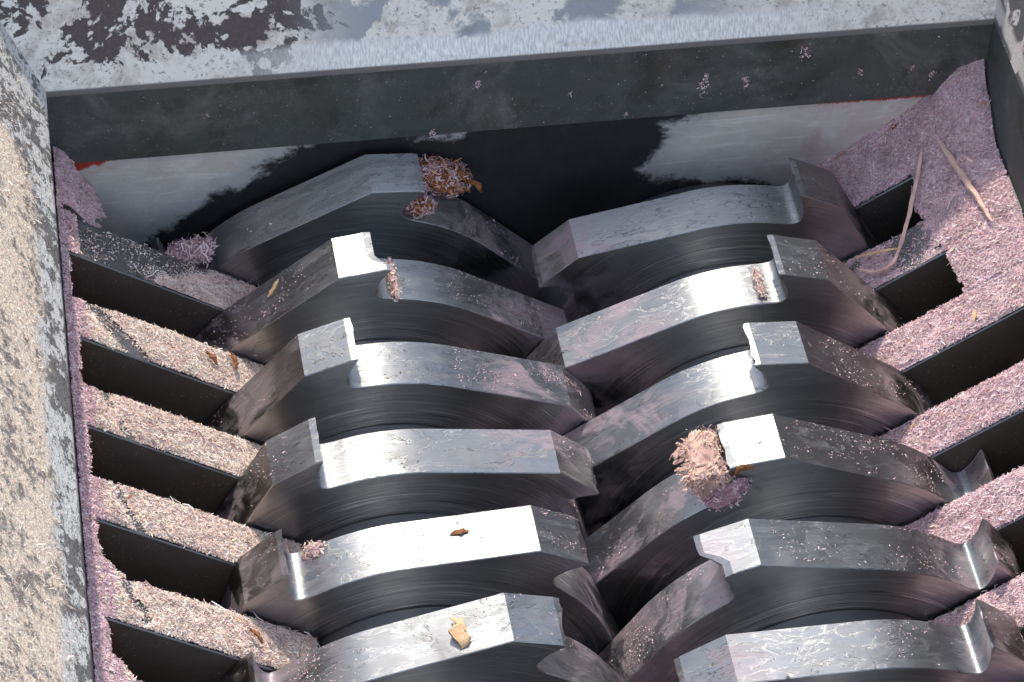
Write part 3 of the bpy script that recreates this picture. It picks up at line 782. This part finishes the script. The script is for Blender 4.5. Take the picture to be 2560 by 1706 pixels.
def hopper_dust():
    lr = np.random.default_rng(77); pile = Pile()
    for dens, ln, wd in ((90000, .0100, .0034), (70000, .0062, .0030)):
        N_ = int(4.6*1.0*dens)
        y = lr.uniform(-4.4, 0.3, N_); v = lr.uniform(0.03, 0.95, N_)
        p2 = np.stack([y, v], 1)
        d_ = 0.5+1.0*(fbm(p2*2.2, 61, 5)-0.5)+0.7*(fbm(p2*8, 62, 4)-0.5)
        d_ = d_+smooth(.10, .34, v)*0.30+smooth(-1.0, -2.6, y)*0.16-smooth(-.55, 0.05, y)*0.50-0.28*np.exp(-((y+1.45)/.35)**2)-smooth(.16, .05, v)*0.35-0.55*smooth(.34, .16, v)*smooth(.42, .56, fbm(p2*np.array([[3.2, 5.0]]), 64, 5))
        streak = fbm(np.stack([y*1.3+v*1.1, v*0.6-y*0.2], 1)*3.0, 63, 4); d_ = d_-0.9*smooth(.56, .68, streak)*smooth(.6, .3, v)
        keep = lr.uniform(0, 1, N_) < np.clip(d_*1.35-0.15, 0.02, 1)**1.3
        y, v = y[keep], v[keep]
        x = LX(y)-0.029-v*math.cos(BETA)+0.03*math.cos(BETA); z = ZT+0.02+0.031+(v-0.03)*math.sin(BETA)
        nrm = np.repeat(np.array([[math.sin(BETA), 0, math.cos(BETA)]]), len(y), 0)
        pts = np.stack([x, y, z], 1)+nrm*0.004
        nr = nrm+lr.normal(0, .15, nrm.shape); nr /= np.linalg.norm(nr, axis=1, keepdims=True)
        pile.add(*fibres(pts, nr, ln, wd, lr, tilt=0.3))
    o = pile.build('sawdust', origin=(-2.7, -2, 2.0))
    tag(o, 'cream sawdust clinging to the left hopper panel', 'sawdust', kind='stuff')
hopper_dust()

# fine sawdust sprinkled on the cutter rims
def rim_radius(a):
    a = np.asarray(a) % 72.0; tang = 58.82-math.degrees(math.acos(RB/RE))
    r = np.full(a.shape, RB)
    m = (a > tang) & (a <= 58.82); r[m] = RB/np.cos(np.radians(a[m]-tang))
    m = a > 58.82; r[m] = RE+(RT-RE)*(a[m]-58.82)/(70.3-58.82)
    return r
def rim_point(side, k, phi, yf):
    tip = math.degrees((FL if side == 0 else FR)+STEP*k)
    a = (phi-tip) if side == 0 else (tip-phi)
    r = rim_radius(a)
    xc = -1 if side == 0 else 1
    ph = np.radians(phi)
    n = np.stack([np.sin(ph), np.zeros_like(ph), np.cos(ph)], 1)
    y = -k*P-(OFF if side else 0)-np.asarray(yf)*T
    p = np.stack([xc+r*np.sin(ph), y, r*np.cos(ph)], 1)
    return p, n
pile = Pile(); lr = np.random.default_rng(5)
spots = [(0, 0, -60, -10, 120), (0, 0, 38, 60, 120), (0, 1, -55, -15, 160), (0, 1, 25, 60, 200), (0, 2, -60, -30, 160), (0, 2, 22, 55, 260), (0, 2, 48, 63, 420), (0, 3, -40, -25, 60), (0, 3, 42, 65, 260),
         (0, 4, -70, -32, 120), (0, 4, 30, 42, 90), (0, 5, 15, 32, 120), (0, 5, -40, -20, 150), (1, 0, -60, 25, 110), (1, 1, 2, 60, 120), (1, 2, 10, 55, 160), (1, 3, -5, 50, 260), (1, 3, -70, -40, 260),
         (1, 4, -15, 50, 260), (1, 4, -75, -35, 420), (1, 5, 5, 50, 200), (1, 5, -78, -60, 200)]
for side, k, a, b, n in spots:
    n = n*3; phi = lr.uniform(a, b, n); yf = lr.uniform(.03, .97, n)
    cl = fbm(np.stack([phi/9, yf*3], 1), 31+k, 3); keep = (cl+lr.normal(0, .05, n)) > 0.56; phi, yf = phi[keep], yf[keep]
    p, nn = rim_point(side, k, phi, yf)
    pile.add(*fibres(p, nn, .0060, .0028, lr, tilt=0.25, pal=PAL_M))
o = pile.build('sawdust', origin=(0, -1.5, 1)); tag(o, 'loose sawdust specks sprinkled over the cutter rims', 'sawdust', kind='stuff')

# ------------------------------------------------------------------ clumps, chips and splinters
def clump(name, centre, axes, rad, label, cat, seed, nf=900, boxy=1.0, mat=M_DUST, flen=.024, group=None, amp=.45, pal=PAL_C, up=(0, 0, 1)):
    lr = np.random.default_rng(seed)
    bm = bmesh.new(); bmesh.ops.create_icosphere(bm, subdivisions=5, radius=1.0)
    v = np.array([q.co[:] for q in bm.verts]); f = [[q.index for q in ff.verts] for ff in bm.faces]; bm.free()
    d = 1+amp*(fbm(v*1.6+seed, seed, 4)-0.5)*2+0.35*(fbm(v*np.array([[4., 9., 9.]])+seed, seed+3, 3)-0.5)+0.30*(np.abs(fbm(v*np.array([[6., 14., 14.]])+seed, seed+5, 4)-0.5)*2-.3)
    v = np.sign(v)*np.abs(v)**boxy
    A = np.array(axes, float)*np.array(rad)[:, None]
    V = (v*d[:, None])@A+np.array(centre)
    th = thing(name, label, cat, group=group)
    mesh_obj('packed_core', V, [tuple(q) for q in f], mat, th, 60, origin=centre)
    i = lr.integers(0, len(V), nf); nr = (v[i]/np.array(rad))@np.array(axes, float); nr /= np.linalg.norm(nr, axis=1, keepdims=True)
    pp = Pile(); pp.add(*fibres(V[i]+lr.normal(0, .006, (nf, 3)), nr, flen, 0.0055, lr, tilt=.6, pal=pal)); fo = pp.build('loose_fibres', parent=th, origin=centre)
    fo['kind'] = 'stuff'
    return th
I3 = np.eye(3)
def rim_axes(side, phi):
    ph = math.radians(phi); return np.array([[math.cos(ph), 0, -math.sin(ph)], [0, 1, 0], [math.sin(ph), 0, math.cos(ph)]])

def flake(parent, name, c, t, up, L_, W_, H_, mat, seed):
    """torn wood flake: a bent, tapering slab with ragged ends"""
    lr = np.random.default_rng(seed); t = np.array(t, float); t /= np.linalg.norm(t); up = np.array(up, float); b = np.cross(t, up); b /= np.linalg.norm(b); up = np.cross(b, t)
    V = []; n = 6
    for i in range(n):
        f = i/(n-1); k = lr.uniform(.75, 1.15)*(1-.55*abs(2*f-1)**2)
        q = np.array(c)+t*L_*(f-.5)+up*H_*1.2*math.sin(f*3.1)*lr.uniform(.4, 1.3)+b*W_*lr.normal(0, .10)
        for a1, a2 in ((-.5, 0), (.5, 0), (.45, 1), (0, 1.25), (-.45, 1)): V.append(q+b*W_*k*a1+up*H_*k*a2+t*lr.normal(0, L_*.04))
    F = []
    for i in range(n-1):
        for j in range(5): F.append((i*5+j, i*5+(j+1) % 5, i*5+5+(j+1) % 5, i*5+5+j))
    F.append((4, 3, 2, 1, 0)); F.append(tuple(range((n-1)*5, n*5)))
    return mesh_obj(name, V, F, mat, parent, 40, origin=tuple(c))

th = clump('sawdust_clump', (-0.50, -0.05, 1.055), rim_axes(0, 30), (.155, .085, .062), 'pink and rust brown sawdust clump jammed beside the first left tooth', 'sawdust clump', 21, 2100, 0.8, M_BARK, .022, amp=.95, pal=PAL_R)
lr = np.random.default_rng(4)
for i in range(7):
    c = np.array([-0.50, -0.08, 1.07])+np.array([.85, 0, -.5])*lr.uniform(-.10, .14)+lr.normal(0, .03, 3)
    flake(th, 'bark_flake', c, (.8+lr.normal(0, .3), lr.normal(0, .4), -.5), (0.3, -.3, .9), lr.uniform(.05, .11), .035, .014, M_BARK, 300+i)
clump('sawdust_clump', (-0.63, -0.22, 1.02), rim_axes(0, 20), (.075, .06, .04), 'small brownish pink sawdust lump on the rim below the first left tooth', 'sawdust clump', 22, 700, 1.0, M_BARK, .02, pal=PAL_R)
clump('sawdust_clump', (-1.84, -0.255, 0.87), I3, (.105, .055, .036), 'mauve sawdust tuft at the far edge of the first left comb finger', 'sawdust clump', 23, 1100, amp=.8, pal=PAL_M)
th = clump('wood_wad', (0.49, -2.235, 1.055), rim_axes(1, -25), (.105, .150, .085), 'ragged cream and pink wood wad jammed ahead of the bright right tooth', 'wood wad', 24, 900, 0.55, M_WAD, .020, amp=.40, pal=PAL_W)
for i in range(16):
    ax_ = rim_axes(1, -25); v_ = lr.uniform(-1, 1)
    c = np.array([0.49, -2.235, 1.055])-ax_[0]*lr.uniform(.085, .125)+ax_[1]*v_*.14+ax_[2]*lr.uniform(-.02, .085)
    t = ax_[0]*(-1+lr.normal(0, .3))+ax_[1]*lr.normal(0, .35)+ax_[2]*lr.normal(0.0, .3)
    flake(th, 'wood_flake', c, t, ax_[2]+lr.normal(0, .25, 3), lr.uniform(.03, .07), lr.uniform(.012, .028), lr.uniform(.004, .008), M_WAD if i % 3 else M_SPLIT, 400+i)
clump('sawdust_clump', (0.565, -2.385, 1.005), rim_axes(1, -22), (.12, .035, .05), 'mauve pulp smeared down the front below the wood wad', 'sawdust clump', 29, 260, 0.8, M_MAUVE, .02, amp=.6, pal=PAL_M)
p_, n_ = rim_point(1, 1, np.array([3.0]), np.array([.55]))
clump('sawdust_clump', tuple(p_[0]+np.array([-.03, 0, 0.015])), rim_axes(1, 2), (.022, .10, .022), 'narrow pink sawdust streak in the hook notch of the second right disc', 'sawdust clump', 26, 260, 1.0, M_DUST, .012)
p_, n_ = rim_point(0, 1, np.array([8.6]), np.array([.55]))
clump('sawdust_clump', tuple(p_[0]+np.array([0, 0, 0.02])), rim_axes(0, 8), (.02, .14, .03), 'thin pink sawdust line packed behind the chipped second left tooth', 'sawdust clump', 27, 320, 1.0, M_DUST, .013)
p_, n_ = rim_point(0, 4, np.array([-27.0]), np.array([.10]))
clump('sawdust_clump', tuple(p_[0]+np.array([.0, 0, -0.002])), rim_axes(0, -27), (.06, .045, .030), 'grey mauve sawdust plug at the back of the fifth left hook notch', 'sawdust clump', 28, 260, 1.0, M_DUST, .013)

def stick(name, pts, wid, thick, label, cat, mat, seed=0, group=None):
    lr = np.random.default_rng(seed); pts = np.array(pts, float)
    # resample
    q = [];
    for i in range(len(pts)-1):
        for t in np.linspace(0, 1, 6)[:-1]: q.append(pts[i]+(pts[i+1]-pts[i])*t)
    q.append(pts[-1]); q = np.array(q)
    for _ in range(3): q[1:-1] = (q[:-2]+2*q[1:-1]+q[2:])/4
    q += lr.normal(0, wid*.05, q.shape)
    V = []; n = len(q)
    for i in range(n):
        t = q[min(i+1, n-1)]-q[max(i-1, 0)]; t /= np.linalg.norm(t)
        b = np.cross(t, (0, 0, 1.0)); b /= np.linalg.norm(b); c = np.cross(b, t)
        f = (0.35+0.65*min(1, i/3))*(0.45+0.55*min(1, (n-1-i)/3))*lr.uniform(.68, 1.15)
        for s1, s2 in ((-.5, -.35), (.5, -.35), (.42, .4), (.05, .6), (-.42, .4)): V.append(q[i]+b*wid*f*s1+c*thick*f*s2)
    m = 5; F = []
    for i in range(n-1):
        for j in range(m): F.append((i*m+j, i*m+(j+1) % m, (i+1)*m+(j+1) % m, (i+1)*m+j))
    F.append(tuple(range(m))[::-1]); F.append(tuple(range((n-1)*m, n*m)))
    o = mesh_obj(name, V, F, mat, None, 35, origin=tuple(q[0]))
    return tag(o, label, cat, group)
stick('wood_splinter', [(2.14, -.12, 1.11), (2.05, -.37, 1.02), (1.96, -.57, .975), (1.875, -.745, .895), (1.82, -.82, .85), (1.735, -.815, .79), (1.655, -.73, .75)], .024, .012, 'long curved pink wood splinter hanging across the uppermost right slot', 'wood splinter', M_SPLIT, 1, 'splinters on the right sawdust heap')
stick('wood_splinter', [(2.177, -.15, 1.15), (2.223, -.42, 1.155), (2.264, -.66, 1.175), (2.295, -.90, 1.185)], .034, .018, 'thick straight pale pink splinter lying on the right sawdust heap', 'wood splinter', M_SPLIT, 2, 'splinters on the right sawdust heap')
stick('wood_splinter', [(1.655, -.66, .76), (1.76, -.70, .83), (1.87, -.755, .90)], .018, .010, 'thin short pale splinter across the foot of the curved splinter', 'wood splinter', M_CHIP, 3, 'splinters on the right sawdust heap')
p_, n_ = rim_point(0, 1, np.array([-23., -25., -27.2]), np.array([.18, .30, .42]))
stick('wood_splinter', p_+n_*.012, .022, .012, 'cream wood splinter stuck to the left side of the second left disc', 'wood splinter', M_CHIP, 4)

def chip(name, c, axes, size, label, cat, mat, seed):
    """a torn chip: one ragged flake with smaller slivers split from it"""
    lr = np.random.default_rng(seed); A = np.array(axes, float); c = np.array(c, float)
    th_ = thing(name, label, cat)
    flake(th_, 'torn_flake', c-A[2]*size[2]*.6, A[0], A[2], size[0]*2.1, size[1]*1.9, size[2]*1.1, mat, seed)
    for i in range(4):
        q = c+A[0]*size[0]*lr.uniform(-.8, .8)+A[1]*size[1]*lr.uniform(-.9, .9)+A[2]*size[2]*.2
        flake(th_, 'sliver', q, A[0]+A[1]*lr.normal(0, .25), A[2], size[0]*lr.uniform(.6, 1.5), size[1]*.5, size[2]*.5, mat, seed*10+i)
    return th_
sl = math.atan(.69)
AXL = np.array([[math.cos(sl), 0, -math.sin(sl)], [0, 1, 0], [math.sin(sl), 0, math.cos(sl)]])
sr = math.atan(.675)
AXR = np.array([[math.cos(sr), 0, math.sin(sr)], [0, 1, 0], [-math.sin(sr), 0, math.cos(sr)]])
def rot2(ax, deg):
    a = math.radians(deg); R_ = np.array([[math.cos(a), math.sin(a), 0], [-math.sin(a), math.cos(a), 0], [0, 0, 1]]); return R_@ax
p_, n_ = rim_point(0, 5, np.array([6.3]), np.array([.62]))
chip('wood_chip', p_[0]+n_[0]*.018, rot2(rim_axes(0, -14), 98), (.070, .038, .020), 'orange yellow wood chip lying on the lowest left rim', 'wood chip', M_CHIP, 31)
p_, n_ = rim_point(0, 4, np.array([12.3]), np.array([.40]))
chip('bark_flake', p_[0]+n_[0]*.004, rim_axes(0, -3), (.042, .016, .006), 'small reddish brown flake on the brightest left rim', 'bark flake', M_BARK, 32)
chip('bark_chip', (-1.812, -1.032, .866), rot2(AXL, -50), (.040, .014, .011), 'brown bark sliver on the second left comb finger, nearer the wall', 'bark chip', M_BARK, 33)
chip('bark_chip', (-1.70, -1.003, .792), rot2(AXL, -75), (.044, .015, .012), 'brown bark sliver on the second left comb finger, nearer the cutters', 'bark chip', M_BARK, 34)
chip('bark_chip', (-1.79, -2.84, .868), rot2(AXL, -45), (.042, .010, .009), 'dark bark sliver on the lowest left sawdust finger', 'bark chip', M_BARK, 35)
chip('bark_chip', (2.02, .0, 1.07), rot2(AXR, 20), (.055, .028, .018), 'brown bark piece near the top of the right sawdust heap', 'bark chip', M_BARK, 36)
chip('bark_chip', (2.095, -1.385, 1.01), rot2(AXR, 70), (.032, .012, .008), 'tiny orange chip among the mauve sawdust on a right comb finger', 'bark chip', M_CHIP, 37)
p_, n_ = rim_point(1, 3, np.array([-17.0]), np.array([1.02]))
chip('bark_chip', p_[0]+np.array([0, -.01, -.02]), rim_axes(1, -17), (.045, .014, .022), 'brown bark scrap under the wad on the fourth right disc', 'bark chip', M_BARK, 38)

# pink flecks stuck to the end bar
pile = Pile(); lr = np.random.default_rng(9)
for x, z, r, n in ((.92, 1.467, .028, 60), (1.14, 1.50, .016, 34), (1.15, 1.46, .012, 20), (-.29, 1.62, .014, 24), (-.53, 1.295, .014, 26), (.51, 1.32, .012, 22), (1.77, 1.50, .012, 20), (2.17, 1.44, .016, 30), (2.05, 1.49, .012, 18), (1.45, 1.66, .03, 40), (.93, 1.55, .010, 14), (-1.7, 1.55, .008, 8), (.2, 1.5, .008, 8)):
    q = np.stack([x+lr.normal(0, r*.55, n), np.zeros(n), z+lr.normal(0, r, n)], 1); q[:, 1] = YWALL(q[:, 0])-0.0235
    pile.add(*fibres(q, np.repeat(np.array([[0, -1.0, 0]]), n, 0), .010, .0045, lr, tilt=.3, pal=PAL_M))
n = 260
q = np.stack([lr.uniform(-2.4, 2.4, n), np.zeros(n), lr.uniform(1.29, 1.75, n)], 1); q[:, 1] = YWALL(q[:, 0])-0.0235
pile.add(*fibres(q, np.repeat(np.array([[0, -1.0, 0]]), n, 0), .006, .003, lr, tilt=.2, pal=PAL_M))
o = pile.build('sawdust', origin=(0, 0, 1.5)); tag(o, 'scattered pink sawdust flecks stuck to the dark end bar', 'sawdust', kind='stuff')
